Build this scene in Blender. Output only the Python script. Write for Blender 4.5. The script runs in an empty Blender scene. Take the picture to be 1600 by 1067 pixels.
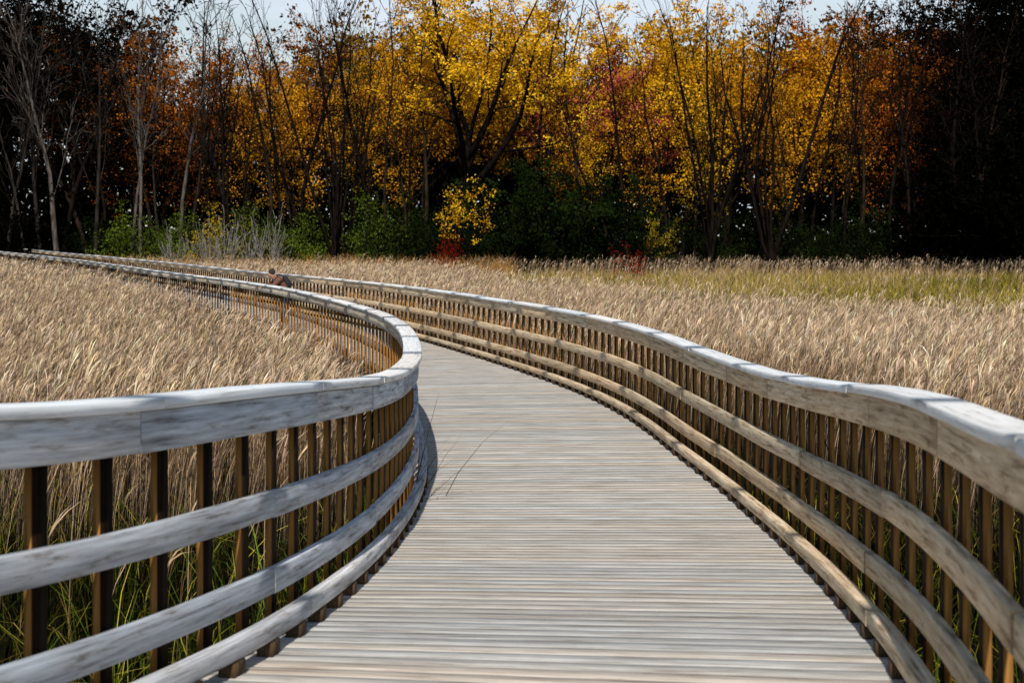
import bpy, math, random
import numpy as np
from mathutils import Vector, Matrix
R = np.random.RandomState(7)
random.seed(7)
scene = bpy.context.scene
COL = scene.collection
CZ = 3.10   # eye height above marsh ground

# ------------------------------------------------------------------ helpers
def link(o, parent=None):
    COL.objects.link(o)
    if parent is not None:
        o.parent = parent
    return o

def mk_mesh(name, V, F, col=None, uv=None, mat=None, smooth=False):
    V = np.asarray(V, dtype=np.float32).reshape(-1, 3)
    F = np.asarray(F, dtype=np.int32)
    k = F.shape[1]
    me = bpy.data.meshes.new(name)
    me.vertices.add(len(V)); me.vertices.foreach_set('co', V.ravel())
    me.loops.add(F.size); me.loops.foreach_set('vertex_index', F.ravel())
    me.polygons.add(len(F))
    me.polygons.foreach_set('loop_start', np.arange(0, F.size, k, dtype=np.int32))
    me.polygons.foreach_set('loop_total', np.full(len(F), k, dtype=np.int32))
    if smooth:
        me.polygons.foreach_set('use_smooth', np.ones(len(F), dtype=bool))
    if uv is not None:
        l = me.uv_layers.new(name='UVMap')
        l.data.foreach_set('uv', np.asarray(uv, dtype=np.float32).ravel())
    if col is not None:
        c = np.ones((len(V), 4), dtype=np.float32); c[:, :3] = col
        a = me.color_attributes.new('tint', 'FLOAT_COLOR', 'POINT')
        a.data.foreach_set('color', c.ravel())
    me.update(calc_edges=True)
    me.validate()
    if mat: me.materials.append(mat)
    return me

def top(o, label, category=None, group=None, kind=None):
    o['label'] = label
    if category: o['category'] = category
    if group: o['group'] = group
    if kind: o['kind'] = kind

def newmat(name):
    m = bpy.data.materials.new(name); m.use_nodes = True
    nt = m.node_tree
    for n in list(nt.nodes): nt.nodes.remove(n)
    out = nt.nodes.new('ShaderNodeOutputMaterial')
    return m, nt, out

def N(nt, t, **kw):
    n = nt.nodes.new(t)
    for k, v in kw.items():
        if k == 'ins':
            for kk, vv in v.items(): n.inputs[kk].default_value = vv
        else: setattr(n, k, v)
    return n

def mixc(nt, mode, fac, a, b):
    n = nt.nodes.new('ShaderNodeMix'); n.data_type = 'RGBA'; n.blend_type = mode
    for sock, v in ((n.inputs[0], fac), (n.inputs[6], a), (n.inputs[7], b)):
        if isinstance(v, bpy.types.NodeSocket): nt.links.new(v, sock)
        elif isinstance(v, (int, float)): sock.default_value = v
        else: sock.default_value = (*v, 1)
    return n.outputs[2]

def ramp(nt, src, stops):
    r = nt.nodes.new('ShaderNodeValToRGB')
    el = r.color_ramp.elements
    el[0].position, el[0].color = stops[0][0], (*stops[0][1], 1)
    el[1].position, el[1].color = stops[-1][0], (*stops[-1][1], 1)
    for p, c in stops[1:-1]:
        e = el.new(p); e.color = (*c, 1)
    nt.links.new(src, r.inputs[0])
    return r.outputs[0]

def wood_mat(name, ca, cb, dark, rough=.8, use='uv', objrand=False, stain=.8, sc=(1.6, 38, 1), spec=.2):
    m, nt, out = newmat(name)
    L = nt.links.new
    tc = N(nt, 'ShaderNodeTexCoord')
    mp = N(nt, 'ShaderNodeMapping')
    L(tc.outputs['UV' if use == 'uv' else 'Object'], mp.inputs[0])
    mp.inputs['Scale'].default_value = sc if use == 'uv' else (40, 40, 1.6)
    g = N(nt, 'ShaderNodeTexNoise', ins={'Scale': 1.0, 'Detail': 6, 'Roughness': .65}); L(mp.outputs[0], g.inputs[0])
    c = ramp(nt, g.outputs[0], [(.3, dark), (.45, ca), (.68, cb)])
    mp2 = N(nt, 'ShaderNodeMapping'); L(tc.outputs['UV' if use == 'uv' else 'Object'], mp2.inputs[0])
    mp2.inputs['Scale'].default_value = (1.8, 13, 1) if use == 'uv' else (4, 4, 1.2)
    b = N(nt, 'ShaderNodeTexNoise', ins={'Scale': 1.9, 'Detail': 7, 'Roughness': .72}); L(mp2.outputs[0], b.inputs[0])
    bl = ramp(nt, b.outputs[0], [(.34, (.34, .25, .17)), (.45, (.92, .89, .85)), (.6, (1.0, 1.0, 1.0))])
    c = mixc(nt, 'MULTIPLY', stain, c, bl)
    at = N(nt, 'ShaderNodeAttribute', attribute_name='tint')
    if objrand:
        oi = N(nt, 'ShaderNodeObjectInfo')
        rr = ramp(nt, oi.outputs['Random'], [(0, (.6, .58, .55)), (1, (1.15, 1.1, 1.05))])
        c = mixc(nt, 'MULTIPLY', 1.0, c, rr)
    else:
        c = mixc(nt, 'MULTIPLY', 1.0, c, at.outputs['Color'])
    bs = N(nt, 'ShaderNodeBsdfPrincipled', ins={'Roughness': rough})
    bs.inputs['Specular IOR Level'].default_value = spec
    L(c, bs.inputs['Base Color'])
    bp = N(nt, 'ShaderNodeBump', ins={'Strength': .5, 'Distance': .004}); L(g.outputs[0], bp.inputs['Height'])
    L(bp.outputs[0], bs.inputs['Normal']); L(bs.outputs[0], out.inputs[0])
    return m

def leaf_mat(name, ca, cb, trans=.2):
    m, nt, out = newmat(name); L = nt.links.new
    at = N(nt, 'ShaderNodeAttribute', attribute_name='tint')
    sp = N(nt, 'ShaderNodeSeparateColor'); L(at.outputs['Color'], sp.inputs[0])
    c = mixc(nt, 'MIX', sp.outputs[0], ca, cb)
    br = N(nt, 'ShaderNodeCombineColor')
    for i in range(3): L(sp.outputs[1], br.inputs[i])
    c = mixc(nt, 'MULTIPLY', 1.0, c, br.outputs[0])
    d = N(nt, 'ShaderNodeBsdfDiffuse'); L(c, d.inputs[0])
    if sum(cb) > .3:
        t = N(nt, 'ShaderNodeBsdfTranslucent'); L(c, t.inputs[0])
        mx = N(nt, 'ShaderNodeMixShader', ins={0: trans}); L(d.outputs[0], mx.inputs[1]); L(t.outputs[0], mx.inputs[2])
        L(mx.outputs[0], out.inputs[0])
    else: L(d.outputs[0], out.inputs[0])
    return m

def attr_mat(name):
    m, nt, out = newmat(name); L = nt.links.new
    at = N(nt, 'ShaderNodeAttribute', attribute_name='tint')
    tc = N(nt, 'ShaderNodeTexCoord')
    no = N(nt, 'ShaderNodeTexNoise', ins={'Scale': 9.0, 'Detail': 1}); L(tc.outputs['Object'], no.inputs[0])
    v = ramp(nt, no.outputs[0], [(.3, (.75, .72, .7)), (.7, (1.15, 1.15, 1.15))])
    c = mixc(nt, 'MULTIPLY', 1.0, at.outputs['Color'], v)
    d = N(nt, 'ShaderNodeBsdfDiffuse'); L(c, d.inputs[0]); L(d.outputs[0], out.inputs[0])
    return m

def bark_mat(name, ca, cb, sc=3.0):
    m, nt, out = newmat(name); L = nt.links.new
    tc = N(nt, 'ShaderNodeTexCoord')
    mp = N(nt, 'ShaderNodeMapping'); mp.inputs['Scale'].default_value = (sc, sc, sc * .25); L(tc.outputs['Object'], mp.inputs[0])
    no = N(nt, 'ShaderNodeTexNoise', ins={'Scale': 2.0, 'Detail': 5}); L(mp.outputs[0], no.inputs[0])
    c = ramp(nt, no.outputs[0], [(.35, ca), (.65, cb)])
    bs = N(nt, 'ShaderNodeBsdfDiffuse'); L(c, bs.inputs[0]); L(bs.outputs[0], out.inputs[0])
    return m

def plain_mat(name, c, rough=.8):
    m, nt, out = newmat(name); L = nt.links.new
    tc = N(nt, 'ShaderNodeTexCoord')
    no = N(nt, 'ShaderNodeTexNoise', ins={'Scale': 14.0, 'Detail': 4}); L(tc.outputs['Object'], no.inputs[0])
    cc = ramp(nt, no.outputs[0], [(.3, tuple(x * .8 for x in c)), (.7, tuple(x * 1.15 for x in c))])
    bs = N(nt, 'ShaderNodeBsdfPrincipled', ins={'Roughness': rough}); L(cc, bs.inputs['Base Color']); L(bs.outputs[0], out.inputs[0])
    return m

M_deck = wood_mat('deck_wood', (.38, .355, .325), (.56, .545, .525), (.13, .09, .06), stain=.6, sc=(2.2, 30, 1))
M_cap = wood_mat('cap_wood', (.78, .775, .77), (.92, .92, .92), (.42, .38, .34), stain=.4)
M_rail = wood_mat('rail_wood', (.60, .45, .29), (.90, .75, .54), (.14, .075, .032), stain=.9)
M_rail_skylit = wood_mat('rail_wood_skylit', (.47, .49, .53), (.79, .82, .89), (.12, .11, .11), stain=.85)  # same timber, with bluish sky-lit shade put into its colour
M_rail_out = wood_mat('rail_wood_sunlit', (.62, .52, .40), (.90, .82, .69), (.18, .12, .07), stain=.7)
M_picket_shade = wood_mat('picket_wood_shade', (.013, .007, .0035), (.032, .018, .008), (.006, .0035, .002), use='obj', objrand=True, spec=.05)  # broad picket faces, their shade put into a near-black colour
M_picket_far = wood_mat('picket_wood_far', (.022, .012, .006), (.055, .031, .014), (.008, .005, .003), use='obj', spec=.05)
M_edge_lit = wood_mat('picket_edge_lit', (.20, .095, .024), (.44, .22, .060), (.05, .025, .010), use='obj', spec=.1)  # same picket wood, sunlight on the narrow sides painted as gold
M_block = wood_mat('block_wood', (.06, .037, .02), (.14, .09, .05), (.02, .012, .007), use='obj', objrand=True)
M_beam = wood_mat('beam_wood', (.04, .028, .018), (.07, .05, .03), (.015, .011, .008), use='obj')

# ------------------------------------------------------------------ path geometry
ctrl = np.array([
 (-3, -1.28, 1.40), (0, -.84, 1.41), (3, -.42, 1.41), (3.9, -.25, 1.415), (5, -.01, 1.375), (6.4, .235, 1.295), (7.65, .35, 1.27), (9.5, .455, 1.275), (11.9, .51, 1.29),
 (14, .48, 1.27), (15.7, .38, 1.26), (17.6, .25, 1.28), (19.2, .10, 1.29), (22.6, -.40, 1.30), (25.5, -1.01, 1.30),
 (29.6, -1.98, 1.30), (36.2, -3.75, 1.32), (42, -5.6, 1.33), (49.5, -8.3, 1.33), (61, -12.55, 1.33), (72, -16.8, 1.33),
 (80, -20.1, 1.33), (96, -27.6, 1.33), (110, -35, 1.33), (125, -44, 1.33)])
hd = np.array([(-3, 1.36), (2.5, 1.40), (3.9, 1.50), (5, 1.60), (6.4, 1.655), (7.65, 1.735), (9.8, 1.89), (12, 2.02), (14, 2.06), (55, 2.06), (80, 1.92), (96, 1.75), (110, 1.5), (125, 1.3)])
dd = np.arange(-3, 125, .1)
def hermite(xs, ys, x):
    m = np.gradient(ys, xs)
    i = np.clip(np.searchsorted(xs, x) - 1, 0, len(xs) - 2)
    h = xs[i + 1] - xs[i]; t = (x - xs[i]) / h
    return ((2*t**3 - 3*t**2 + 1) * ys[i] + (t**3 - 2*t**2 + t) * h * m[i] + (-2*t**3 + 3*t**2) * ys[i+1] + (t**3 - t**2) * h * m[i+1])
def smooth(a, w):
    k = np.exp(-np.linspace(-2.5, 2.5, 2*w+1)**2 / 2); k /= k.sum()
    return np.convolve(np.concatenate([a[0] + (np.arange(-w, 0)) * (a[1]-a[0]), a, a[-1] + np.arange(1, w+1) * (a[-1]-a[-2])]), k, 'valid')
CX = smooth(hermite(ctrl[:, 0], ctrl[:, 1], dd), 10)
HW = smooth(hermite(ctrl[:, 0], ctrl[:, 2], dd), 6)
DZ = CZ - smooth(np.interp(dd, hd[:, 0], hd[:, 1]), 12)
C = np.stack([CX, dd, DZ], 1)
T = np.gradient(C[:, :2], axis=0); T /= np.linalg.norm(T, axis=1)[:, None]
NR = np.stack([T[:, 1], -T[:, 0]], 1)     # right-hand normal

class Edge:
    def __init__(self, side):
        P = C.copy(); P[:, :2] += side * NR * HW[:, None]
        self.P = P; self.side = side
        seg = np.linalg.norm(np.diff(P[:, :2], axis=0), axis=1)
        self.s = np.concatenate([[0], np.cumsum(seg)])
        t = np.gradient(P[:, :2], axis=0); t /= np.linalg.norm(t, axis=1)[:, None]
        self.t = t
    def at(self, s):
        p = np.stack([np.interp(s, self.s, self.P[:, k]) for k in range(3)], -1)
        t = np.stack([np.interp(s, self.s, self.t[:, k]) for k in range(2)], -1)
        t /= np.linalg.norm(t, axis=-1)[..., None]
        n = np.stack([t[..., 1], -t[..., 0]], -1) * self.side
        return p, t, n
    def s_of_d(self, d): return float(np.interp(d, self.P[:, 1], self.s))

def sweep(edge, s0, s1, o0, o1, z0, z1, piece, ch=.004, tint=(.78, 1.12), step=.25, wob=.005):
    """rectangular chamfered board following an edge, cut into butted pieces"""
    prof = np.array([(o0+ch, z0), (o1-ch, z0), (o1, z0+ch), (o1, z1-ch), (o1-ch, z1), (o0+ch, z1), (o0, z1-ch), (o0, z0+ch)])
    per = np.concatenate([[0], np.cumsum(np.linalg.norm(np.diff(np.vstack([prof, prof[:1]]), axis=0), axis=1))])
    V = []; F = []; UV = []; CC = []; base = 0
    s = s0
    while s < s1 - .05:
        L = piece * R.uniform(.85, 1.15); e = min(s + L, s1)
        st = step if s < 50 else .8
        n = max(2, int((e - s) / st) + 1)
        ss = np.linspace(s + .003, e - .003, n)
        p, t, nn = edge.at(ss)
        jo, jz = R.uniform(-wob, wob, 2)
        vv = np.zeros((n, 8, 3))
        vv[:, :, 0] = p[:, None, 0] + nn[:, None, 0] * (prof[None, :, 0] + jo)
        vv[:, :, 1] = p[:, None, 1] + nn[:, None, 1] * (prof[None, :, 0] + jo)
        vv[:, :, 2] = p[:, None, 2] + prof[None, :, 1] + jz
        V.append(vv.reshape(-1, 3))
        tn = R.uniform(*tint); hue = R.uniform(-.05, .05)
        CC.append(np.tile([tn * (1 + hue), tn, tn * (1 - hue)], (n * 8, 1)))
        off = R.uniform(0, 50)
        for i in range(n - 1):
            for j in range(8):
                j2 = (j + 1) % 8
                F.append((base+i*8+j, base+i*8+j2, base+(i+1)*8+j2, base+(i+1)*8+j))
                UV += [(ss[i]+off, per[j]+off), (ss[i]+off, per[j+1]+off), (ss[i+1]+off, per[j+1]+off), (ss[i+1]+off, per[j]+off)]
        for i in (0, n - 1):
            for q in ((0, 1, 2, 3), (0, 3, 4, 7), (7, 4, 5, 6)):
                F.append(tuple(base+i*8+k for k in q)); UV += [(prof[k][0]*.2, prof[k][1]) for k in q]
        base += n * 8
        s = e
    return np.vstack(V), np.array(F), np.vstack(CC), np.array(UV)

def boxes(pos, ang, sx, sy, z0, z1, tints=None):
    V = []; F = []; CC = []
    for k, (p, a) in enumerate(zip(pos, ang)):
        ca, sa = math.cos(a), math.sin(a); b = len(V)
        for z in (z0, z1):
            for x, y in ((sx[0], sy[0]), (sx[1], sy[0]), (sx[1], sy[1]), (sx[0], sy[1])):
                V.append((p[0] + x*ca - y*sa, p[1] + x*sa + y*ca, p[2] + z))
        F += [(b, b+3, b+2, b+1), (b+4, b+5, b+6, b+7), (b, b+1, b+5, b+4), (b+1, b+2, b+6, b+5), (b+2, b+3, b+7, b+6), (b+3, b, b+4, b+7)]
        t = R.uniform(.7, 1.1) if tints is None else tints
        CC += [(t, t*.98, t*.95)] * 8
    return np.array(V), np.array(F), np.array(CC)

def lit_edge_faces(me):
    me.materials.append(M_edge_lit)
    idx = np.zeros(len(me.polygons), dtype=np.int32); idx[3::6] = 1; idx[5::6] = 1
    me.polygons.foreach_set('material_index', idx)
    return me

# ------------------------------------------------------------------ deck
def build_deck():
    sc = np.concatenate([[0], np.cumsum(np.linalg.norm(np.diff(C[:, :2], axis=0), axis=1))])
    V = []; F = []; CC = []; UV = []
    s = .3; pw = .138; gap = .0095
    while s < sc[-1] - .5:
        zj = R.uniform(-.002, .002); oL = R.uniform(-.01, .01); oR = R.uniform(-.01, .01)
        row = []
        for q in (s, s + pw):
            cx, cy, cz, h = [np.interp(q, sc, a) for a in (C[:, 0], C[:, 1], C[:, 2], HW)]
            nx, ny = np.interp(q, sc, NR[:, 0]), np.interp(q, sc, NR[:, 1])
            row.append((cx, cy, cz, nx, ny, h))
        c = .004
        b = len(V)
        for (f, z) in ((0, -.038), (0, -c), (c / pw, 0), (1 - c / pw, 0), (1, -c), (1, -.038)):
            a = [row[0][k] * (1 - f) + row[1][k] * f for k in range(6)]
            for o in (-(a[5] + .038 + oL), a[5] + .038 + oR):
                V.append((a[0] + a[3] * o, a[1] + a[4] * o, a[2] + z + zj))
        v0 = R.uniform(0, 60)
        for i in range(5):
            F.append((b+2*i, b+2*i+1, b+2*i+3, b+2*i+2))
            va, vb = v0 + i*.03, v0 + (i+1)*.03
            if i == 2: va, vb = v0 + .06, v0 + .19
            UV += [(v0, va), (v0 + 2.6, va), (v0 + 2.6, vb), (v0, vb)]
        for k in (0, 1):
            F.append((b+k, b+2+k, b+8+k, b+10+k)); UV += [(0, 0), (0, .03), (.1, .03), (.1, 0)]
        t = R.choice([R.uniform(.94, 1.08), R.uniform(.78, .94)], p=[.75, .25]); w = R.uniform(-.06, .08)
        CC += [(t * (1 + w), t, t * (1 - w))] * 12
        s += pw + gap
    me = mk_mesh('boardwalk', V, F, CC, UV, M_deck)
    o = link(bpy.data.objects.new('boardwalk', me))
    top(o, 'curving weathered timber boardwalk of crosswise planks over marsh', kind='structure')
    for sd in (-1, 1):
        e = Edge(sd)
        v, f, c, u = sweep(e, .3, e.s[-1] - .5, -.06, .03, -.30, -.042, 3.6)
        link(bpy.data.objects.new('stringer', mk_mesh('stringer', v, f, c, u, M_beam)), o)
        ss = np.arange(1.0, 80, 2.4); p, t, n = e.at(ss)
        p[:, :2] -= n * .18
        v, f, c = boxes(p, np.arctan2(t[:, 1], t[:, 0]), (-.08, .08), (-.08, .08), -2.2, -.05)
        link(bpy.data.objects.new('support_pile', mk_mesh('support_pile', v, f, c, None, M_beam)), o)
build_deck()

# ------------------------------------------------------------------ railings
picket_me = None
def build_railing(side):
    e = Edge(side)
    s0, s1 = e.s_of_d(1.6), e.s[-1] - .6
    p0, _, _ = e.at(s0)
    root = link(bpy.data.objects.new('railing', None)); root.location = p0
    top(root, 'weathered timber railing, coloured as in cool sky shade, with wide cap and three curved rails' if side < 0 else 'warm tan weathered timber railing with wide cap and curved rails', 'railing', 'railings along the boardwalk')
    def part(name, args, mat, **kw):
        v, f, c, u = sweep(e, s0, s1, *args, **kw)
        o = link(bpy.data.objects.new(name, mk_mesh(name, v - p0, f, c, u, mat)), root)
        return o
    rm = M_rail_skylit if side < 0 else M_rail
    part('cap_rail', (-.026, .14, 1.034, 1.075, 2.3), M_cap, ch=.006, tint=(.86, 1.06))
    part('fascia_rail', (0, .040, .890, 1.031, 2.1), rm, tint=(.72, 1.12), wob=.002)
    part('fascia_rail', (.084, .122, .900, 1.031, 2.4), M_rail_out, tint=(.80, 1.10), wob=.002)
    part('middle_rail', (0, .040, .525, .635, 2.9), rm, tint=(.76, 1.1))
    part('lower_rail', (0, .040, .210, .317, 2.9), rm, tint=(.76, 1.1))
    part('curb_rail', (-.075, -.008, .060, .132, 2.9), rm, tint=(.8, 1.1), wob=.003)
    global picket_me
    ph = (-.046, .046); pt = (-.013, .013)
    if picket_me is None:
        v, f, c = boxes([(0, 0, 0)], [0], ph, pt, -.34, 1.030, 1.0)
        picket_me = (lit_edge_faces(mk_mesh('picket', v, f, c, None, M_picket_shade)),)
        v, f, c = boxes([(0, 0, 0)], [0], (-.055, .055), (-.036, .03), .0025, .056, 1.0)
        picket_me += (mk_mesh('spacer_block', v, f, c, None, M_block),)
    ss = np.arange(s0 + .2, s1, .42)
    ss = ss + R.uniform(-.012, .012, len(ss))
    p, t, n = e.at(ss)
    ang = np.arctan2(t[:, 1], t[:, 0])
    pp = p.copy(); pp[:, :2] += n * .063
    bp = p.copy(); bp[:, :2] -= n * .044
    if side < 0: bang = ang
    else: bang = ang + math.pi
    for nm, me, P in (('picket', picket_me[0], pp), ('spacer_block', picket_me[1], bp)):
        for i in range(99):
            o = bpy.data.objects.new(nm, me); COL.objects.link(o); o.parent = root
            o.location = P[i] - p0; o.rotation_euler = (0, 0, (ang if nm == 'picket' else bang)[i] + R.uniform(-.02, .02))
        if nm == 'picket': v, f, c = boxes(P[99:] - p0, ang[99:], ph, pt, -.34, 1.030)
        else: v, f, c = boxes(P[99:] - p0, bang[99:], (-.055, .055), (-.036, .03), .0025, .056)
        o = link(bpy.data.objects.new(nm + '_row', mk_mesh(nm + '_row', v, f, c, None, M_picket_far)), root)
        o['kind'] = 'stuff'
build_railing(-1); build_railing(1)

# ------------------------------------------------------------------ ground
def build_ground():
    m, nt, out = newmat('marsh_ground'); L = nt.links.new
    tc = N(nt, 'ShaderNodeTexCoord')
    no = N(nt, 'ShaderNodeTexNoise', ins={'Scale': .6, 'Detail': 8, 'Roughness': .7}); L(tc.outputs['Object'], no.inputs[0])
    c = ramp(nt, no.outputs[0], [(.3, (.004, .004, .002)), (.5, (.010, .009, .005)), (.7, (.010, .013, .005))])
    bs = N(nt, 'ShaderNodeBsdfDiffuse'); L(c, bs.inputs[0])
    bp = N(nt, 'ShaderNodeBump', ins={'Strength': .6, 'Distance': .1}); L(no.outputs[0], bp.inputs['Height']); L(bp.outputs[0], bs.inputs['Normal'])
    L(bs.outputs[0], out.inputs[0])
    S = 3000
    xs = np.linspace(-1, 1, 41); xs = np.sign(xs) * np.abs(xs) ** 3 * S
    X, Y = np.meshgrid(xs, xs)
    V = np.stack([X, Y, np.zeros_like(X)], -1).reshape(-1, 3)
    F = [(i*41+j, i*41+j+1, (i+1)*41+j+1, (i+1)*41+j) for i in range(40) for j in range(40)]
    o = link(bpy.data.objects.new('ground', mk_mesh('ground', V, F, None, None, m)))
    top(o, 'dark boggy marsh ground', kind='structure')
build_ground()

# ------------------------------------------------------------------ ribbons
class Bag:
    def __init__(s): s.V = []; s.F = []; s.C = []; s.n = 0
    def ribbon(s, p0, p1, p2, w, side, col, nseg=3, prof=None, g0=.5):
        n = len(p0)
        if n == 0: return
        ts = np.linspace(0, 1, nseg + 1)
        if prof is None: prof = 1 - ts ** 1.6 * .92
        V = np.zeros((n, nseg + 1, 2, 3))
        for k, t in enumerate(ts):
            c = p0 * (1-t)**2 + p1 * 2*t*(1-t) + p2 * t*t
            ww = (w * prof[k] * .5)[:, None] * side
            V[:, k, 0] = c - ww; V[:, k, 1] = c + ww
        base = s.n + np.arange(n)[:, None] * (nseg+1) * 2
        f = []
        for k in range(nseg):
            f.append(np.stack([base[:, 0] + 2*k, base[:, 0] + 2*k+1, base[:, 0] + 2*k+3, base[:, 0] + 2*k+2], 1))
        s.V.append(V.reshape(-1, 3)); s.F.append(np.vstack(f))
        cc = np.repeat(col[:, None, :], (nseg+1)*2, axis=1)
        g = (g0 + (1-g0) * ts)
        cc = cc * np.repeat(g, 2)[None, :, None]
        s.C.append(cc.reshape(-1, 3)); s.n += n * (nseg+1) * 2
    def quads(s, P, a, b, col):
        n = len(P)
        V = np.stack([P - a, P - b * .6, P + a, P + b * .6], 1)
        s.V.append(V.reshape(-1, 3)); s.F.append(s.n + np.arange(n * 4).reshape(n, 4))
        s.C.append(np.repeat(col, 4, axis=0)); s.n += n * 4
    def mesh(s, name, mat): return mk_mesh(name, np.vstack(s.V), np.vstack(s.F), np.vstack(s.C), None, mat)

def vnoise(x, y, sc, seed=0):
    r = np.random.RandomState(seed); a = 0
    for k in range(5):
        th = r.uniform(0, 6.28); f = sc * r.uniform(.6, 1.8); ph = r.uniform(0, 6.28)
        a = a + np.sin((x * math.cos(th) + y * math.sin(th)) * f + ph + np.sin((x * math.sin(th) - y * math.cos(th)) * f * .7))
    return a / 5

def corridor(X, Y):
    cx = np.interp(Y, dd, CX); hw = np.interp(Y, dd, HW); ty = np.interp(Y, dd, T[:, 1])
    return (X - cx) * ty, hw

def fan(d0, d1, dens, hwf=.345, pad=3.0):
    hw = hwf * d1 + pad; n = int(2 * hw * (d1 - d0) * dens)
    X = R.uniform(-hw, hw, n); Y = R.uniform(d0, d1, n)
    k = np.abs(X) < hwf * Y + pad
    return X[k], Y[k]

def greenzone(X, Y):
    r = X / Y
    lim = np.interp(r, [-.06, 0, .06, .12, .18, .31, .4], [105, 72, 56, 47, 42, 36, 33]) + 4 * vnoise(X, Y, .25, 3)
    return (r > -.05) & (Y > lim)

M_reed = attr_mat('reed')
M_grass = attr_mat('marsh_grass')
def hside(n, a=None):
    a = R.uniform(0, math.pi, n) if a is None else a
    return np.stack([np.cos(a), np.sin(a), np.zeros(n)], 1)
def build_reeds():
    B = Bag()
    for (d0, d1, dens, nl, npl, wf) in ((9, 14, 60, 3, 3, .85), (14, 28, 90, 3, 3, .75), (28, 55, 48, 2, 2, .95), (55, 114, 18, 1, 2, 1.6)):
        X, Y = fan(d0, d1, dens)
        off, hw = corridor(X, Y)
        k = np.abs(off) > hw + .62
        k &= ~((off > 0) & (Y < 40) & (off < hw + np.interp(Y, [0, 20, 40], [3.2, 2.6, 1.0]) + R.normal(0, .3, len(off))))
        lim = np.where(off < 0, 15.2, 14.2) + .9 * vnoise(X, Y, 1.3, 15) + R.normal(0, .5, len(X))
        k &= (Y > lim) | (R.uniform(size=len(X)) < .025)
        gz = greenzone(X, Y); bk = gz & (Y > 100) & (R.uniform(size=len(X)) < .5)
        k &= ~gz | (R.uniform(size=len(X)) < .04) | bk
        X, Y, off, hw = X[k], Y[k], off[k], hw[k]; n = len(X)
        patch = vnoise(X, Y, .5, 1); p2 = vnoise(X, Y, 1.6, 2); p3 = vnoise(X, Y, 4.0, 8)
        Hl = np.interp(Y, [0, 12, 16, 28, 45, 70, 114], [1.5, 1.5, 1.45, 1.24, 1.46, 1.75, 2.0])
        Hr = np.interp(Y, [0, 20, 40, 60, 95, 114], [1.55, 1.5, 1.40, 1.45, 1.6, 1.9])
        Hl = Hl + .25 * np.clip((-off - 6) / 8, 0, 1) * (Y < 45)
        H = np.where(off < 0, Hl, Hr) + .10 * patch + .08 * p2 + .05 * p3 + R.normal(0, .14, n)
        la = R.normal(.25, .7, n); lean = np.abs(R.normal(.26, .18, n))
        near = np.abs(off) < hw + 1.3
        lean = np.where(near, lean * .35, lean)
        ld = np.stack([np.cos(la), np.sin(la), np.zeros(n)], 1)
        b = np.stack([X, Y, np.zeros(n)], 1)
        up = np.array([0, 0, 1.0])
        tip = b + up * H[:, None] + ld * lean[:, None]
        mid = b + up * (H * .6)[:, None] + ld * (lean * .12)[:, None]
        v = R.uniform(.22, 1.2, n) * (1 + .22 * p2 + .14 * p3); warm = R.uniform(-1, 1, n)
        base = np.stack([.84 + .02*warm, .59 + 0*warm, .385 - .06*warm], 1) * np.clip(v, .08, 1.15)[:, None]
        sd = hside(n)
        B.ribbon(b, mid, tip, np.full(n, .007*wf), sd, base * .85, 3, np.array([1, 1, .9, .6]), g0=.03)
        pl = R.uniform(.12, .25, n)
        for q in range(npl):
            sd2 = hside(n)
            dirx = ld + R.normal(0, .4, (n, 3)) * [1, 1, .3]
            p1 = tip + up * (pl * .62)[:, None] + dirx * (pl * .18)[:, None]
            p2_ = tip + up * (pl * R.uniform(.45, .98, n))[:, None] + dirx * (pl * .6)[:, None]
            start = tip - (tip - mid) * .05 * q
            cc = np.clip(base * np.array([1.10, 1.12, 1.16]) * R.uniform(.7, 1.25, n)[:, None], 0, .92)
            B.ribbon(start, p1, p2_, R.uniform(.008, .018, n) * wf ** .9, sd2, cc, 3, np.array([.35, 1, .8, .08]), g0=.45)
        for q in range(nl):
            t = R.uniform(.45, .95, n)
            s0_ = b + (tip - b) * t[:, None] - ld * (lean * t * (1-t))[:, None]
            a2 = R.normal(.1, 1.2, n); l2 = np.stack([np.cos(a2), np.sin(a2), np.zeros(n)], 1) * np.where(near, .4, 1)[:, None]
            LL = R.uniform(.22, .48, n)
            q1 = s0_ + up * (LL * .75)[:, None] + l2 * (LL * .16)[:, None]
            q2 = s0_ + up * (LL * R.uniform(.45, 1.0, n))[:, None] + l2 * (LL * .55)[:, None]
            g = R.uniform(0, 1, n)[:, None]
            cc = (base * (1 - .35*g)) * np.array([1, .88, .64])
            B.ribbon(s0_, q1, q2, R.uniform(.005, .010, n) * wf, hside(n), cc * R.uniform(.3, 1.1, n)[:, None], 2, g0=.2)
    o = link(bpy.data.objects.new('marsh_reeds', B.mesh('marsh_reeds', M_reed)))
    top(o, 'dense pale tan dry reeds with feathery plumes', 'reeds', kind='stuff')
    B = Bag()
    def blades(X, Y, H, w, cols, leanm=.3):
        n = len(X); la = R.uniform(0, 6.28, n); ld = np.stack([np.cos(la), np.sin(la), np.zeros(n)], 1)
        b = np.stack([X, Y, np.zeros(n)], 1); lean = np.abs(R.normal(leanm, .2, n)) * H
        m_ = b + np.array([0, 0, 1.0]) * (H * .75)[:, None] + ld * (lean * .1)[:, None]
        e_ = b + np.array([0, 0, 1.0]) * (H * R.uniform(.6, 1, n))[:, None] + ld * lean[:, None]
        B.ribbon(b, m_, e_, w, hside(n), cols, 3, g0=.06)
    pal = np.array([(.10, .17, .02), (.32, .33, .03), (.64, .54, .06), (.50, .33, .10), (.008, .015, .004)])  # grass greens, plus near-black that puts shade behind the railings into colour
    X, Y = fan(2.5, 17, 95, .36, 2.0); off, hw = corridor(X, Y); k = (np.abs(off) > hw + .15)
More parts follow.
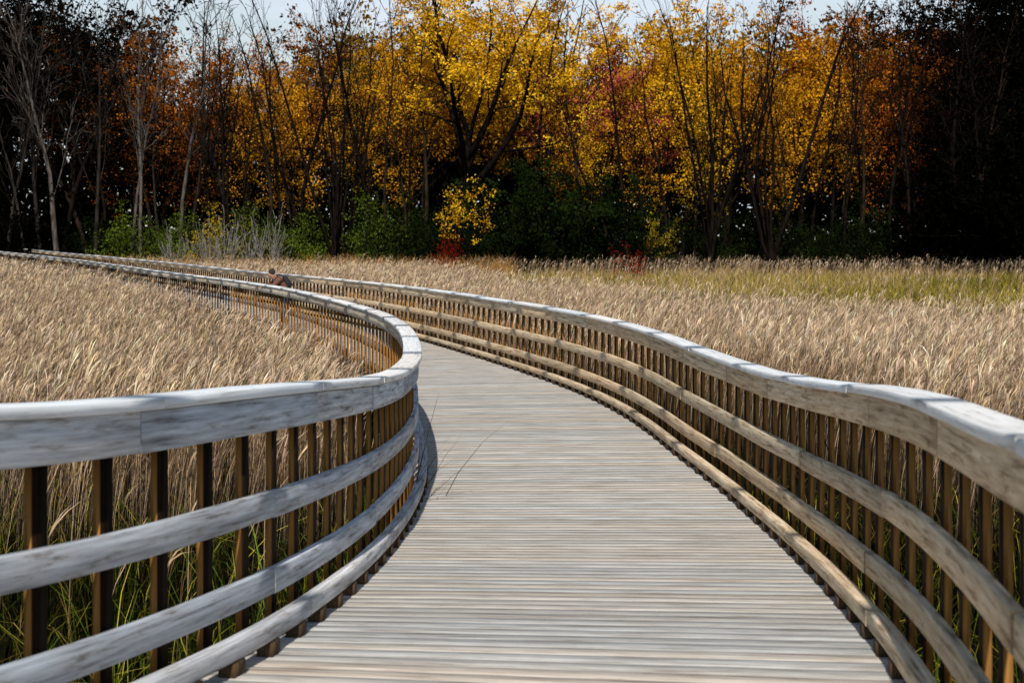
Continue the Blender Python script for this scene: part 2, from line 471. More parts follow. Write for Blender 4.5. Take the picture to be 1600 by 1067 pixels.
    X, Y = X[k], Y[k]; n = len(X)
    cl = vnoise(X, Y, 2.2, 31)
    blades(X, Y, R.uniform(.35, 1.15, n) * (1 + .25 * cl), R.uniform(.006, .014, n), pal[R.choice(5, n, p=[.24, .19, .09, .06, .42])] * (R.uniform(.2, 1.15, n) * np.clip(.75 + .9 * cl, .12, 1.4))[:, None], .5)
    X, Y = fan(14, 50, 14); off, hw = corridor(X, Y); k = (np.abs(off) > hw + .2); X, Y = X[k], Y[k]; n = len(X)
    blades(X, Y, R.uniform(.5, 1.1, n), R.uniform(.012, .025, n), np.array([(.08, .05, .02)]) * R.uniform(.3, 1.2, n)[:, None])
    X, Y = fan(31, 116, 36); k = greenzone(X, Y); X, Y = X[k], Y[k]; n = len(X)
    pn = vnoise(X, Y, .22, 5) + .7 * vnoise(X, Y, .8, 6) + (Y - 84) * .012 + R.normal(0, .25, n) + .35 * np.clip(1 - (X / Y) / .15, -.6, 1)
    gcol = np.where((pn > .30)[:, None], np.array([(.62, .43, .18)]), np.array([(.44, .35, .05)]))
    gcol = np.where((pn < -.40)[:, None], np.array([(.14, .14, .02)]), gcol) * R.uniform(.25, 1.25, n)[:, None]
    hh = 1.3 + .28 * np.clip(pn, -1, 1.5) + R.uniform(-.3, .3, n)
    blades(X, Y, np.clip(hh, .5, 2.0), R.uniform(.02, .042, n), gcol)
    X = R.uniform(-36, 0, 16000); Y = R.uniform(96, 112, 16000); off, hw = corridor(X, Y); k = off > hw + 1; X, Y = X[k], Y[k]; n = len(X)
    blades(X, Y, R.uniform(1.6, 2.5, n), R.uniform(.03, .06, n), np.array([(.58, .30, .08)]) * R.uniform(.4, 1.2, n)[:, None])
    o = link(bpy.data.objects.new('marsh_grass', B.mesh('marsh_grass', M_grass)))
    top(o, 'green and yellow marsh grass below the reeds', 'grass', kind='stuff')
build_reeds()

def build_tuft():
    B = Bag(); n = 16
    e = Edge(-1); p, t, nn = e.at(np.array([e.s_of_d(13.2)]))
    p0 = p[0]; out = -np.array([nn[0][0], nn[0][1], 0])
    b = np.tile(p0 - out * .22 + np.array([0, 0, -.9]), (n, 1)) + R.normal(0, .06, (n, 3)) * [1, 2.5, 0]
    spread = R.uniform(.40, .74, n)[:, None]
    e1 = b + np.array([0, 0, 1.0]) * R.uniform(.95, 1.2, n)[:, None] + out * .2
    e2 = b + np.array([0, 0, 1.0]) * R.uniform(.95, 1.55, n)[:, None] + out * spread + R.normal(0, .08, (n, 3))
    B.ribbon(b, e1, e2, np.full(n, .013), hside(n), np.tile([(.03, .03, .012)], (n, 1)), 5)
    o = link(bpy.data.objects.new('grass_tuft', B.mesh('grass_tuft', M_grass)))
    top(o, 'dark green grass blades poking through the railing', 'grass')
build_tuft()

# ------------------------------------------------------------------ trees
UP = np.array([0, 0, 1.0])
def nrm(v): return v / (np.linalg.norm(v) + 1e-9)
KINDS = {
 'maple': dict(tl=.42, n=[8, 7, 5], len=[.50, .5, .5], start=[.55, .3, .25], ang=[34, 45, 50], up=[.02, .08, .03, .0], wob=[.05, .10, .16, .2], seg=[6, 7, 4, 3], lf=62, ls=.13, sp=.27, rr=[.66, .55, .45]),
 'slim': dict(tl=.93, n=[20, 5], len=[.24, .5], start=[.28, .2], ang=[46, 50], up=[.03, .06, .0], wob=[.05, .12, .2], seg=[9, 4, 3], lf=56, ls=.14, sp=.34, rr=[.35, .5]),
 'bare': dict(tl=.94, n=[11, 6, 4], len=[.30, .42, .5], start=[.30, .25, .2], ang=[24, 34, 38], up=[.03, .10, .07, .03], wob=[.06, .10, .14, .18], seg=[10, 6, 4, 3], lf=0, ls=0, sp=0, rr=[.42, .5, .5]),
 'pole': dict(tl=.97, n=[14, 4], len=[.18, .45], start=[.38, .2], ang=[34, 38], up=[.04, .10, .05], wob=[.06, .12, .18], seg=[10, 4, 3], lf=0, ls=0, sp=0, rr=[.4, .5]),
 'fan': dict(tl=.14, n=[6, 9, 5], len=[.86, .36, .45], start=[.4, .25, .2], ang=[20, 30, 36], up=[.0, .05, .09, .04], wob=[.04, .07, .13, .18], seg=[3, 10, 5, 3], lf=0, ls=0, sp=0, rr=[.66, .38, .5]),
 'shrub': dict(tl=.06, n=[12, 7], len=[.8, .5], start=[.2, .2], ang=[42, 50], up=[0, .05, .0], wob=[.1, .14, .2], seg=[2, 6, 3], lf=70, ls=.11, sp=.30, rr=[.6, .5]),
 'sapling': dict(tl=.50, n=[7, 5], len=[.42, .5], start=[.55, .3], ang=[44, 50], up=[.02, .04, .0], wob=[.06, .12, .2], seg=[5, 5, 3], lf=34, ls=.12, sp=.20, rr=[.6, .5]),
 'sticks': dict(tl=.05, n=[14, 6], len=[.9, .4], start=[.2, .2], ang=[24, 35], up=[0, .05, .02], wob=[.1, .12, .2], seg=[2, 6, 3], lf=0, ls=0, sp=0, rr=[.7, .5]),
}
def gen_tree(kind, H, r0, seed, leafmul=1.0, lsmul=1.0):
    K = KINDS[kind]; rg = np.random.RandomState(seed); tubes = []
    maxl = len(K['n'])
    def grow(p, d, L, r, lvl):
        n = K['seg'][lvl]; pts = [p]; rad = [r]
        end = .35 if lvl == 0 and K['tl'] < .5 else (.12 if lvl == 0 else .2)
        for i in range(n):
            d = nrm(d + rg.normal(0, K['wob'][lvl], 3) + UP * K['up'][lvl])
            p = p + d * L / n; pts.append(p); rad.append(max(.014, r * (1 - (1 - end) * (i+1) / n)))
        tubes.append((pts, rad, lvl))
        if lvl < maxl:
            nc = K['n'][lvl]; ph = rg.uniform(0, 6.28)
            for i in range(nc):
                t = K['start'][lvl] + (1 - K['start'][lvl]) * (i + rg.uniform(.1, .9)) / nc
                if i == nc - 1: t = .99
                x = t * n; k = min(int(x), n - 1); q = pts[k] + (pts[k+1] - pts[k]) * (x - k)
                rq = rad[k] + (rad[k+1] - rad[k]) * (x - k)
                dp = nrm(pts[k+1] - pts[k])
                a = np.cross(dp, [.3, .9, .1]); a = nrm(a); b = np.cross(dp, a)
                az = ph + i * 2.4 + rg.uniform(-.4, .4); an = math.radians(K['ang'][lvl] * rg.uniform(.6, 1.25)) * (.5 if t > .95 else 1)
                cd = dp * math.cos(an) + (a * math.cos(az) + b * math.sin(az)) * math.sin(an)
                base = H if lvl == 0 else L
                LL = base * K['len'][lvl] * rg.uniform(.7, 1.15) * ((1.25 - .75 * t) if K['tl'] > .5 or lvl > 0 else 1)
                grow(q, cd, LL, rq * K['rr'][lvl] * rg.uniform(.8, 1.1) if t < .95 else rq * .8, lvl + 1)
    grow(np.zeros(3), nrm(np.array([rg.normal(0, .04), rg.normal(0, .04), 1])), H * K['tl'], r0, 0)
    sc = H / max(max(q[2] for q in t[0]) for t in tubes)
    out = {}
    V = []; F = []
    for pts, rad, lvl in tubes:
        ns = (8, 6, 4, 3)[lvl]; b = len(V)
        for i, (q, r) in enumerate(zip(pts, rad)):
            d = nrm(pts[min(i+1, len(pts)-1)] - pts[max(i-1, 0)])
            a = nrm(np.cross(d, [.31, .9, .12])); c = np.cross(d, a)
            fl = 1.35 if (lvl == 0 and i == 0) else 1
            for j in range(ns):
                th = 6.2832 * j / ns
                V.append((q + (a * math.cos(th) + c * math.sin(th)) * r * fl) * np.array([1, 1, sc]))
        for i in range(len(pts) - 1):
            for j in range(ns):
                F.append((b+i*ns+j, b+i*ns+(j+1) % ns, b+(i+1)*ns+(j+1) % ns, b+(i+1)*ns+j))
    out['trunk'] = (np.array(V), np.array(F))
    if K['lf']:
        P = []; CL = []
        for pts, rad, lvl in tubes:
            if lvl < maxl and not (lvl == maxl - 1 and maxl > 1): continue
            m = int(K['lf'] * leafmul * (1 if lvl == maxl else .6) * rg.uniform(.15, 1.75))
            A = np.array(pts); k = rg.uniform(.25, 1, m) * (len(A) - 1); i = np.minimum(k.astype(int), len(A) - 2)
            q = A[i] + (A[i+1] - A[i]) * (k - i)[:, None] + rg.normal(0, K['sp'], (m, 3)) * [1, 1, .5]
            P.append(q); CL.append(np.full(m, rg.uniform(0, 1)))
        P = np.vstack(P) * [1, 1, sc]; CL = np.concatenate(CL)
        P[:, 2] = np.maximum(P[:, 2], .1)
        out['leaves'] = (P, CL)
        out['ls'] = K['ls'] * lsmul
    return out
def leaf_geo(P, CL, size, rg):
    n = len(P); a = rg.normal(0, 1, (n, 3)); a[:, 1] *= .8; a /= np.linalg.norm(a, axis=1)[:, None]
    c = rg.normal(0, 1, (n, 3)); b = np.cross(a, c); b /= np.linalg.norm(b, axis=1)[:, None]
    s = size * rg.uniform(.45, 1.1, n)[:, None] * .75
    col = np.stack([np.clip(CL * .6 + rg.uniform(0, .4, n), 0, 1), rg.uniform(.65, 1.12, n) * (.62 + .45 * CL), np.zeros(n)], 1)
    return a * s, b * s, col

M_bark = {'dark': bark_mat('bark_dark', (.003, .0025, .002), (.014, .010, .008)),
          'brown': bark_mat('bark_brown', (.008, .006, .004), (.028, .019, .013)),
          'pale': bark_mat('bark_pale', (.03, .025, .022), (.12, .10, .088)),
          'bleached': bark_mat('bark_bleached', (.10, .09, .08), (.34, .31, .28)),
          'grey': bark_mat('bark_grey', (.008, .007, .006), (.036, .030, .026))}
M_leaf = {'yellow': leaf_mat('leaf_yellow', (.90, .40, .006), (1.0, .64, .03), .3),
          'gold': leaf_mat('leaf_gold', (.60, .24, .006), (.98, .50, .02), .3),
          'orange': leaf_mat('leaf_orange', (.34, .085, .007), (.72, .23, .015), .3),
          'rust': leaf_mat('leaf_rust', (.08, .021, .005), (.32, .09, .012)),
          'olive': leaf_mat('leaf_olive', (.12, .10, .006), (.50, .34, .018)),
          'green': leaf_mat('leaf_green', (.010, .024, .004), (.14, .19, .02)),
          'darkgreen': leaf_mat('leaf_dark_green', (.003, .006, .002), (.014, .024, .005)),
          'red': leaf_mat('leaf_red', (.16, .004, .004), (.55, .016, .012)),
          'pink': leaf_mat('leaf_pink', (.34, .055, .035), (.70, .17, .11)),
          'black': leaf_mat('leaf_shade_black', (.0008, .001, .0006), (.0035, .0035, .002))}  # dark trees' leaves, blackened to put corner falloff into the colour

TEMPL = {}
def template(key, kind, H, r0, seed, lm=1.0, lsm=1.0):
    g = gen_tree(kind, H, r0, seed, lm, lsm); rg = np.random.RandomState(seed + 99)
    tm = mk_mesh('trunk', *g['trunk'], smooth=True); tm.materials.append(M_bark['dark'])
    d = {'H': H, 'trunk': tm, 'raw': g}
    if 'leaves' in g:
        P, CL = g['leaves']; a, b, col = leaf_geo(P, CL, g['ls'], rg)
        B = Bag(); B.quads(P, a, b, col); d['crown'] = B.mesh('crown', M_leaf['yellow'])
    TEMPL[key] = d
template('maple_a', 'maple', 21, .50, 11, 1.1)
template('maple_b', 'maple', 18, .32, 12, .85)
template('maple_c', 'maple', 17, .30, 13, .60)
template('maple_d', 'maple', 18, .30, 14, .36)
template('slim_a', 'slim', 18, .17, 21)
template('slim_b', 'slim', 16, .15, 22, .60)
template('slim_c', 'slim', 19, .18, 23, .36)
template('bare_a', 'bare', 19, .17, 31)
template('bare_b', 'bare', 18, .15, 32)
template('bare_c', 'bare', 20, .20, 33)
template('pole_a', 'pole', 18, .13, 36)
template('pole_b', 'pole', 17, .10, 37)
template('fan_a', 'fan', 20, .46, 41)
template('fan_b', 'fan', 19, .42, 44)
template('shrub_a', 'shrub', 5, .10, 51)
template('shrub_b', 'shrub', 5, .09, 52)
template('shrub_r', 'shrub', 4, .05, 55, .18, .9)
template('shrub_c', 'shrub', 8, .14, 53, 1.5, 1.7)
template('sapling', 'sapling', 7.5, .09, 57)
template('sticks', 'sticks', 4.5, .04, 61)

def place(key, name, X, Y, H, leaf=None, bark='dark', rot=0, tilt=(0, 0), wide=1.0, label='', group=None, z=0):
    tp = TEMPL[key]; s = H / tp['H']
    root = link(bpy.data.objects.new(name, None))
    root.location = (X, Y, z); root.rotation_euler = (math.radians(tilt[1]), math.radians(tilt[0]), math.radians(rot)); root.scale = (s * wide, s * wide, s)
    top(root, label, 'tree' if 'tree' in name else 'shrub', group)
    parts = [('trunk', 'trunk' if 'tree' in name else 'stems', M_bark[bark])]
    if 'crown' in tp: parts.append(('crown', 'crown', M_leaf[leaf]))
    for k, nm, mt in parts:
        o = bpy.data.objects.new(nm, tp[k]); COL.objects.link(o); o.parent = root
        o.material_slots[0].link = 'OBJECT'; o.material_slots[0].material = mt
    return root

G = 'trees along the edge of the marsh'
LY = 'tall maple tree with golden yellow autumn leaves'
place('maple_a', 'maple_tree', -3.8, 112, 24.5, 'yellow', rot=20, wide=1.08, label='large maple with dark forked trunk and golden yellow crown', group=G)
place('maple_b', 'maple_tree', -8.2, 118, 21, 'gold', rot=80, label=LY, group=G)
place('maple_b', 'maple_tree', 2.3, 117, 24, 'yellow', rot=140, wide=1.1, label=LY, group=G)
place('maple_c', 'maple_tree', 6.2, 115, 18.5, 'pink', rot=10, label='smaller maple with reddish pink autumn leaves', group=G)
place('maple_c', 'maple_tree', 10.5, 117, 20, 'yellow', rot=200, label=LY, group=G)
place('maple_b', 'maple_tree', 15.5, 118, 21, 'gold', rot=260, label=LY, group=G)
place('maple_c', 'maple_tree', 20.0, 117, 19, 'gold', rot=300, label=LY, group=G)
place('maple_c', 'maple_tree', 25.8, 116, 21, 'orange', rot=110, wide=.95, label='maple with rusty orange autumn leaves', group=G)
place('maple_c', 'maple_tree', 29.5, 116, 20, 'rust', rot=30, label='tree with dark rust brown leaves', group=G)
place('maple_c', 'maple_tree', -14.5, 117, 18, 'gold', rot=55, label=LY, group=G)
place('maple_d', 'maple_tree', -19.0, 117, 19, 'orange', rot=15, label='sparse maple with rusty orange autumn leaves', group=G)
place('maple_d', 'maple_tree', -24.0, 116, 18, 'orange', rot=170, label='sparse maple with rusty orange autumn leaves', group=G)
place('maple_d', 'maple_tree', -29.0, 117, 19, 'rust', rot=200, label='sparse tree with dark rust brown leaves', group=G)
for X, Y, H, lf, k in ((-25.5, 113, 15.5, 'orange', 'slim_c'), (-22.5, 112, 14.5, 'rust', 'slim_c'), (-17.0, 112, 15, 'gold', 'slim_c'), (-15.2, 113.5, 14.5, 'gold', 'slim_b'),
                       (-11.0, 114, 18, 'olive', 'slim_c'), (-7.4, 115, 16, 'gold', 'slim_b'), (5.0, 112, 11, 'yellow', 'slim_b'), (8.5, 111, 15, 'gold', 'slim_b'), (12.2, 112, 16.5, 'yellow', 'slim_b'), (3.4, 112, 13, 'gold', 'slim_b'),
                       (13.8, 112, 12.5, 'olive', 'slim_c'), (18.2, 112, 14.5, 'gold', 'slim_b'), (21.5, 113, 17.5, 'gold', 'slim_b'), (24.5, 112, 13, 'orange', 'slim_c'), (27.5, 112, 12.5, 'rust', 'slim_b')):
    place(k, 'slender_tree', X, Y, H, lf, rot=R.uniform(0, 360), label='slender young tree with %s autumn leaves' % {'gold': 'golden', 'olive': 'olive yellow', 'rust': 'rust brown'}.get(lf, lf), group=G)
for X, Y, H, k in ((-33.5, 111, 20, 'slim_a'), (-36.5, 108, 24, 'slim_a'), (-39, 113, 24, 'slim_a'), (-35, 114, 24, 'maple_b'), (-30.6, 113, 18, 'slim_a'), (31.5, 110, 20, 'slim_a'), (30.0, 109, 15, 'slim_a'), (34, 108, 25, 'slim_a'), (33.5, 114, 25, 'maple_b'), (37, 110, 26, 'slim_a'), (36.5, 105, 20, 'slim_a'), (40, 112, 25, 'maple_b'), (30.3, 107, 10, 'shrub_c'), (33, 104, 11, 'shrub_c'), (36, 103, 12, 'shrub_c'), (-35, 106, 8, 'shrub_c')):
    place(k, 'dark_tree' if 'shrub' not in k else 'dark_shrub', X, Y, H, 'black', rot=R.uniform(0, 360), wide=1.5 if 'slim' in k else 1.2, label='dense dark tree at the marsh edge, shade put into leaf colour', group=G)
LB = 'leafless tree with thin branching stems'
for X, Y, H, k, bk, tl in ((-34, 105, 20, 'bare_a', 'grey', 2), (-31.8, 104, 21, 'bare_b', 'grey', 4), (-30.0, 106, 19.5, 'bare_a', 'grey', -2), (-28.2, 104, 21, 'bare_c', 'pale', 3), (-26.6, 106, 20, 'bare_b', 'grey', 0),
                       (-23.6, 106, 20, 'bare_a', 'pale', 2), (-20.6, 107, 19, 'bare_b', 'brown', -3), (-18.2, 105, 20, 'bare_b', 'dark', 1), (-8.5, 107, 21.5, 'bare_a', 'dark', -4), (-6.8, 109, 17, 'bare_b', 'dark', 3),
                       (7.2, 106, 16, 'bare_c', 'dark', -13), (8.8, 109, 18, 'bare_b', 'dark', 2), (21.0, 106, 20, 'bare_b', 'dark', 5), (25.5, 106, 20, 'bare_a', 'dark', 3), (28.5, 106, 21, 'bare_c', 'dark', -3), (31.3, 107, 19, 'bare_b', 'dark', 0)):
    place(k, 'bare_tree', X, Y, H, None, bk, rot=R.uniform(0, 360), tilt=(tl, 0), wide=R.uniform(.8, 1.0), label=LB, group=G)
place('fan_b', 'bare_tree', -11.0, 103, 22, None, 'dark', rot=30, wide=.60, label='dark leafless tree with several stems from one base', group=G)
place('fan_a', 'bare_tree', 12.4, 104, 22.5, None, 'dark', rot=75, tilt=(-6, 0), wide=.65, label='dark leafless tree with several tall leaning stems', group=G)
place('fan_b', 'bare_tree', 16.2, 103, 20.5, None, 'dark', rot=200, tilt=(7, 0), wide=.9, label='leafless tree with stems fanning outward', group=G)
rp = np.random.RandomState(77)
for i in range(76):
    X = -34 + 66 * (i + rp.uniform(-.4, .4)) / 76
    if -5.5 < X < 1 or (1 < X < 22 and i % 2): continue
    bk = rp.choice(['dark', 'brown', 'grey', 'pale'], p=[.5, .2, .15, .15]) if X < -16 else rp.choice(['dark', 'brown'])
    place(rp.choice(['pole_a', 'pole_b']), 'slender_bare_tree', X, rp.uniform(105, 115), rp.uniform(15, 22), None, bk, rot=rp.uniform(0, 360), tilt=(rp.normal(0, 4.5), 0), wide=rp.uniform(.9, 1.4), label='thin straight leafless trunk among the autumn trees', group=G)
place('shrub_c', 'dark_shrub', 2.2, 106, 8.8, 'darkgreen', rot=0, wide=.9, label='big dense dark green shrub', group=G)
place('shrub_c', 'dark_shrub', 5.0, 107, 7.8, 'darkgreen', rot=70, wide=.9, label='big dense dark green shrub', group=G)
place('shrub_c', 'dark_shrub', -.4, 107, 7.4, 'darkgreen', rot=40, wide=.9, label='big dense dark green shrub', group=G)
place('sapling', 'young_maple_tree', -2.8, 102, 7.0, 'yellow', rot=0, wide=.9, label='small young maple with golden yellow crown before dark shrubs', group=G)
place('shrub_r', 'red_shrub', -3.6, 98, 3.8, 'red', rot=0, wide=.5, label='small shrub with crimson leaves among the reeds', group=G)
place('shrub_r', 'red_shrub', 6.6, 92, 3.0, 'red', rot=90, wide=.75, label='small shrub with crimson leaves among the reeds', group=G)
place('sapling', 'young_maple_tree', 8.2, 101, 4.9, 'olive', rot=120, wide=.9, label='small pale yellow sapling', group=G)
for X, Y, H, lf in ((-24.5, 106, 5.6, 'green'), (-21.5, 105, 5.2, 'green'), (-18.5, 105, 5.4, 'olive'), (-16, 104, 5.6, 'green'), (-13.5, 104, 5.2, 'green'), (-8.5, 105, 6.4, 'green'), (-6.2, 104, 6.2, 'darkgreen'), (-4.2, 105, 5.6, 'darkgreen'),
                    (-27, 107, 5, 'darkgreen'), (9.5, 106, 5.5, 'darkgreen'), (13, 107, 5, 'darkgreen'), (17.5, 106, 5.8, 'darkgreen'), (21.5, 106, 6.2, 'darkgreen'), (25.5, 107, 5.2, 'black'), (28.5, 106, 5.5, 'black'), (-30.5, 107, 5, 'black'), (-33, 107, 5.5, 'black')):
    place(random.choice(['shrub_a', 'shrub_b']), 'green_shrub', X, Y, H, lf, rot=R.uniform(0, 360), wide=.85, label='rounded %s shrub at the edge of the reeds' % {'green': 'green', 'olive': 'yellow green', 'darkgreen': 'dark green', 'black': 'near-black shade-coloured'}[lf], group=G)
for X in (-18.6, -17.2, -16.0, -14.6, -20.4):
    place('sticks', 'dead_shrub', X, 101 + R.uniform(-1, 1), R.uniform(4.2, 5.6), None, 'bleached', rot=R.uniform(0, 360), wide=.6, label='bleached dead shrub of bare sticks', group=G)

def build_woods():
    B = Bag(); rg = np.random.RandomState(5)
    def pal(x):
        if abs(x) > 33: return np.array((.003, .003, .002)), np.array((.008, .006, .004))  # outer woods near black, side darkening painted into leaf colour
        if x < -20: return np.array((.05, .019, .010)), np.array((.22, .075, .025))
        if x < -9: return np.array((.09, .042, .028)), np.array((.38, .18, .05))
        if x < 22: return np.array((.32, .14, .010)), np.array((.85, .44, .025))
        return np.array((.08, .026, .006)), np.array((.34, .11, .013))
    TV = []; TF = []; nb = 0
    for i in range(150):
        Y = rg.uniform(124, 150); X = rg.uniform(-56, 56)
        key = rg.choice(['slim_a', 'maple_b', 'maple_c', 'slim_b'])
        gap = 1 - .22 * (math.exp(-((X / Y * 2600 + 430) / 90) ** 2) + math.exp(-((X / Y * 2600 - 150) / 60) ** 2))
        g = TEMPL[key]['raw']; H = rg.uniform(16.5, 22.5) * (Y / 130) ** .8 * gap + (4 if abs(X) > 33 else 0)
        s = H / TEMPL[key]['H']; a0 = rg.uniform(0, 6.28)
        P, CL = g['leaves']; k = rg.uniform(size=len(P)) < (.18 if -33 < X < -9 else .27); P = P[k] * s; CL = CL[k]
        x = P[:, 0] * math.cos(a0) - P[:, 1] * math.sin(a0); y = P[:, 0] * math.sin(a0) + P[:, 1] * math.cos(a0)
        P = np.stack([x + X, y + Y, P[:, 2]], 1)
        a, b, c = leaf_geo(P, CL, .32, rg); c1, c2 = pal(X + rg.normal(0, 3))
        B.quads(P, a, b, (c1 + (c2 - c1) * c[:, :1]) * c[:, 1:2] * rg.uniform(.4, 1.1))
        tv, tf = g['trunk']
        v = tv * s; x = v[:, 0] * math.cos(a0) - v[:, 1] * math.sin(a0); y = v[:, 0] * math.sin(a0) + v[:, 1] * math.cos(a0)
        TV.append(np.stack([x + X, y + Y, v[:, 2]], 1)); TF.append(tf + nb); nb += len(v)
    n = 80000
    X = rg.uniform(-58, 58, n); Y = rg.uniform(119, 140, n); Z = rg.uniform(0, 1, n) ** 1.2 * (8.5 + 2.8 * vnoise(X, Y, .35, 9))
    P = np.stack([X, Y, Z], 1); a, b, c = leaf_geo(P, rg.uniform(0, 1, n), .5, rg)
    B.quads(P, a, b, np.array((.003, .003, .0015)) * (1 + 2.5 * c[:, :1]) * c[:, 1:2])  # near-black undergrowth leaves, added to stand for shade between trees
    nv = sum(len(v) for v in B.V)
    TV = np.vstack(TV); B.V.append(TV); B.F.append(np.vstack(TF) + nv); B.C.append(np.tile([(.010, .0075, .006)], (len(TV), 1)))
    o = link(bpy.data.objects.new('distant_woods', B.mesh('distant_woods', attr_mat('woods'))))
    top(o, 'deep autumn woods of rust, orange and yellow trees', 'woods', kind='stuff')
build_woods()

# ------------------------------------------------------------------ person leaning on the railing
def skin(name, verts, edges, radii, mat, root=0, parent=None, sub=2):
    me = bpy.data.meshes.new(name); me.from_pydata(verts, edges, []); me.update()
    o = bpy.data.objects.new(name, me); COL.objects.link(o)
    if parent: o.parent = parent
    sm = o.modifiers.new('Skin', 'SKIN')
    sv = me.skin_vertices[0].data
    for i, r in enumerate(radii):
        sv[i].radius = r if isinstance(r, tuple) else (r, r)
    sv[root].use_root = True
    ss = o.modifiers.new('Subd', 'SUBSURF'); ss.levels = sub; ss.render_levels = sub
    sm.use_smooth_shade = True
    me.materials.append(mat)
    return o

def build_person():
    e = Edge(-1); p, t, n = e.at(np.array([e.s_of_d(37.4)])); p = p[0]; n = n[0]
    ang = math.atan2(n[1], n[0])   # faces outward over the rail
    loc = Vector((p[0] - n[0] * .38, p[1] - n[1] * .38, p[2] + .003))
    V = [(-.03, 0, .93), (.02, 0, 1.08), (.10, 0, 1.20), (.17, 0, 1.29), (.245, 0, 1.345), (.305, 0, 1.39), (.35, 0, 1.47)]
    Rd = [(.12, .10), (.125, .10), (.135, .11), (.12, .09), .050, (.080, .09), (.072, .08)]
    E = [(0, 1), (1, 2), (2, 3), (3, 4), (4, 5), (5, 6)]
    def add(v, r, par): V.append(v); Rd.append(r); E.append((par, len(V) - 1)); return len(V) - 1
    add((.41, 0, 1.40), .018, 5)
    for s in (-1, 1):
        h = add((-.03, s*.095, .88), .092, 0); k = add((.02, s*.11, .49), .058, h); a = add((-.02, s*.11, .09), .038, k)
        f = add((.06, s*.12, .045), .038, a); add((.17, s*.13, .035), .03, f)
        sh = add((.17, s*.18, 1.27), .058, 3); el = add((.31, s*.22, 1.118), .042, sh); w = add((.47, s*.12, 1.115), .027, el); pm = add((.53, s*.09, 1.10), .032, w)
        for q in range(4):
            f1 = add((.575, s*(.115 - .018*q), 1.10), .009, pm); add((.615 - .006*abs(q-1), s*(.115 - .02*q), 1.085), .008, f1)
        th = add((.535, s*.05, 1.105), .010, pm); add((.57, s*.035, 1.095), .008, th)
    skinm = plain_mat('skin', (.30, .15, .10))
    body = skin('person', V, E, Rd, skinm)
    body.location = loc; body.rotation_euler = (0, 0, ang); body.scale = (.92,) * 3
    top(body, 'person in dark brown jacket bending forward over the railing', 'person')
    V2 = [(-.03, 0, .95), (.02, 0, 1.09), (.10, 0, 1.21), (.17, 0, 1.29), (.215, 0, 1.325)]; R2 = [(.145, .125), (.145, .12), (.155, .13), (.14, .11), .07]; E2 = [(0, 1), (1, 2), (2, 3), (3, 4)]
    for s in (-1, 1):
        b = len(V2); V2 += [(.17, s*.18, 1.275), (.31, s*.22, 1.125), (.455, s*.125, 1.122)]; R2 += [.076, .060, .042]; E2 += [(3, b), (b, b+1), (b+1, b+2)]
    skin('jacket', V2, E2, R2, plain_mat('brown_cloth', (.12, .045, .028)), parent=body)
    V3 = [(-.03, 0, .92)]; R3 = [(.14, .12)]; E3 = []
    for s in (-1, 1):
        b = len(V3); V3 += [(-.03, s*.095, .86), (.02, s*.11, .49), (-.02, s*.11, .12)]; R3 += [.108, .075, .06]; E3 += [(0, b), (b, b+1), (b+1, b+2)]
    skin('trousers', V3, E3, R3, plain_mat('dark_denim', (.02, .025, .05)), parent=body)
    skin('hair', [(.255, 0, 1.40), (.31, 0, 1.49), (.35, 0, 1.54)], [(0, 1), (1, 2)], [(.085, .085), (.095, .095), (.07, .07)], plain_mat('hair', (.02, .012, .008)), parent=body)
    for s in (-1, 1):
        skin('shoe', [(-.06, s*.115, .045), (.05, s*.12, .045), (.18, s*.13, .035)], [(0, 1), (1, 2)], [.048, .05, .038], plain_mat('shoe', (.03, .03, .03)), parent=body)
    bp = skin('backpack', [(-.13, 0, 1.06), (-.08, 0, 1.20), (-.01, 0, 1.33), (.02, 0, 1.37)], [(0, 1), (1, 2), (2, 3)], [(.10, .08), (.12, .09), (.11, .08), (.06, .05)], plain_mat('black_nylon', (.006, .006, .010)))
    bp.location = loc; bp.rotation_euler = (0, 0, ang); bp.scale = (.92,) * 3
    top(bp, 'black backpack worn on the bending person\'s back', 'backpack')
    for s in (-1, 1):
        skin('strap', [(.03, s*.08, 1.37), (.14, s*.11, 1.42), (.26, s*.11, 1.30), (.22, s*.13, 1.16), (.02, s*.14, 1.04)], [(0, 1), (1, 2), (2, 3), (3, 4)], [(.022, .012)]*5, plain_mat('strap', (.01, .01, .012)), parent=bp)
    skin('pocket', [(-.20, 0, 1.12), (-.15, 0, 1.24)], [(0, 1)], [(.06, .03), (.06, .03)], plain_mat('pocket', (.02, .02, .03)), parent=bp)
build_person()

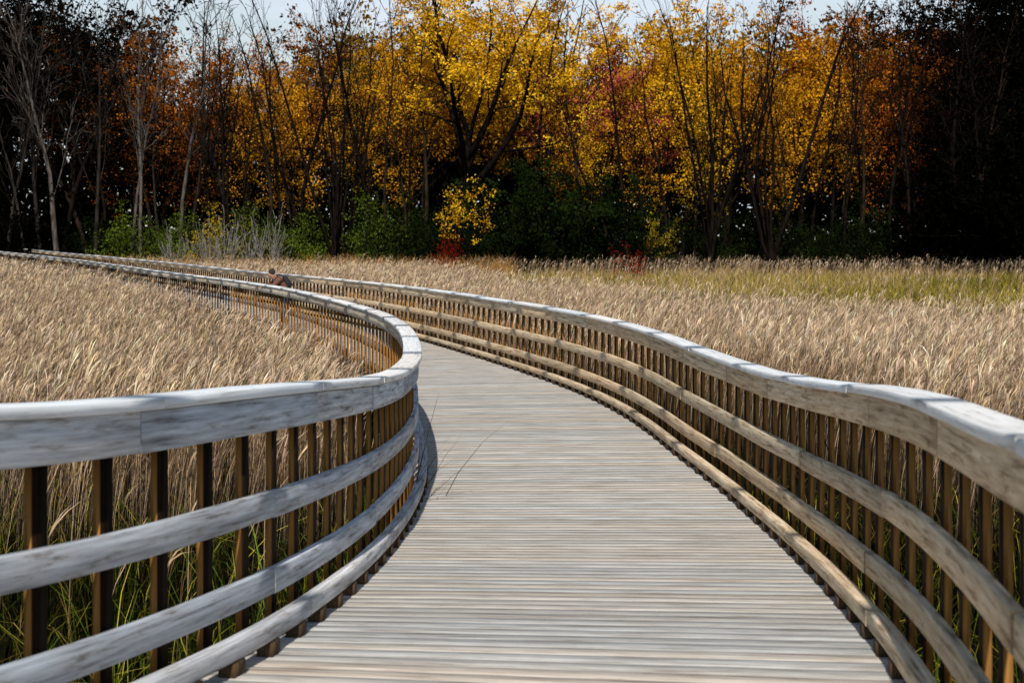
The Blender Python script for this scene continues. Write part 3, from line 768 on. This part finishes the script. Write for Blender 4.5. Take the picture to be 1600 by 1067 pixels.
# ------------------------------------------------------------------ light
elev, az = math.radians(41), math.radians(180 + 4)
v = Vector((math.sin(az) * math.cos(elev), math.cos(az) * math.cos(elev), math.sin(elev)))
sun = bpy.data.lights.new('sun', 'SUN'); sun.energy = 5.0; sun.angle = math.radians(.5); sun.color = (1, .95, .86)
so = link(bpy.data.objects.new('sun', sun)); so.rotation_euler = (-v).to_track_quat('-Z', 'Y').to_euler(); so.location = (0, -20, 40)
w = bpy.data.worlds.new('World'); scene.world = w; w.use_nodes = True
nt = w.node_tree; L = nt.links.new
bg = nt.nodes['Background']; sky = nt.nodes.new('ShaderNodeTexSky'); sky.sky_type = 'NISHITA'; sky.sun_disc = False
sky.sun_elevation = elev; sky.sun_rotation = az; sky.dust_density = .5; sky.air_density = 1.4
# bright thin haze and cloud low over the horizon
tc = N(nt, 'ShaderNodeTexCoord'); sp = N(nt, 'ShaderNodeSeparateXYZ'); L(tc.outputs['Generated'], sp.inputs[0])
hz = ramp(nt, sp.outputs[2], [(0.0, (1, 1, 1)), (.14, (.85, .85, .85)), (.20, (0, 0, 0))])
mp = N(nt, 'ShaderNodeMapping'); mp.inputs['Scale'].default_value = (3, 3, 14); L(tc.outputs['Generated'], mp.inputs[0])
cn = N(nt, 'ShaderNodeTexNoise', ins={'Scale': 1.6, 'Detail': 5}); L(mp.outputs[0], cn.inputs[0])
cl = ramp(nt, cn.outputs[0], [(.35, (.45, .45, .45)), (.6, (1, 1, 1))])
f = mixc(nt, 'MULTIPLY', 1.0, hz, cl)
L(mixc(nt, 'MIX', f, sky.outputs[0], (9.8, 10.9, 12.4)), bg.inputs[0])
bg.inputs[1].default_value = .08

scene.view_settings.view_transform = 'Standard'; scene.view_settings.look = 'None'; scene.view_settings.exposure = 0
cam = bpy.data.cameras.new('camera'); co = link(bpy.data.objects.new('camera', cam))
cam.sensor_width = 36; cam.lens = 36 * 2600 / 1600; cam.shift_y = -157.5 / 1600
cam.clip_end = 6000; cam.clip_start = .1
co.location = (0, 0, CZ); co.rotation_euler = (math.radians(90), 0, 0)
cam.dof.use_dof = True; cam.dof.focus_distance = 18; cam.dof.aperture_fstop = 5.2
scene.camera = co
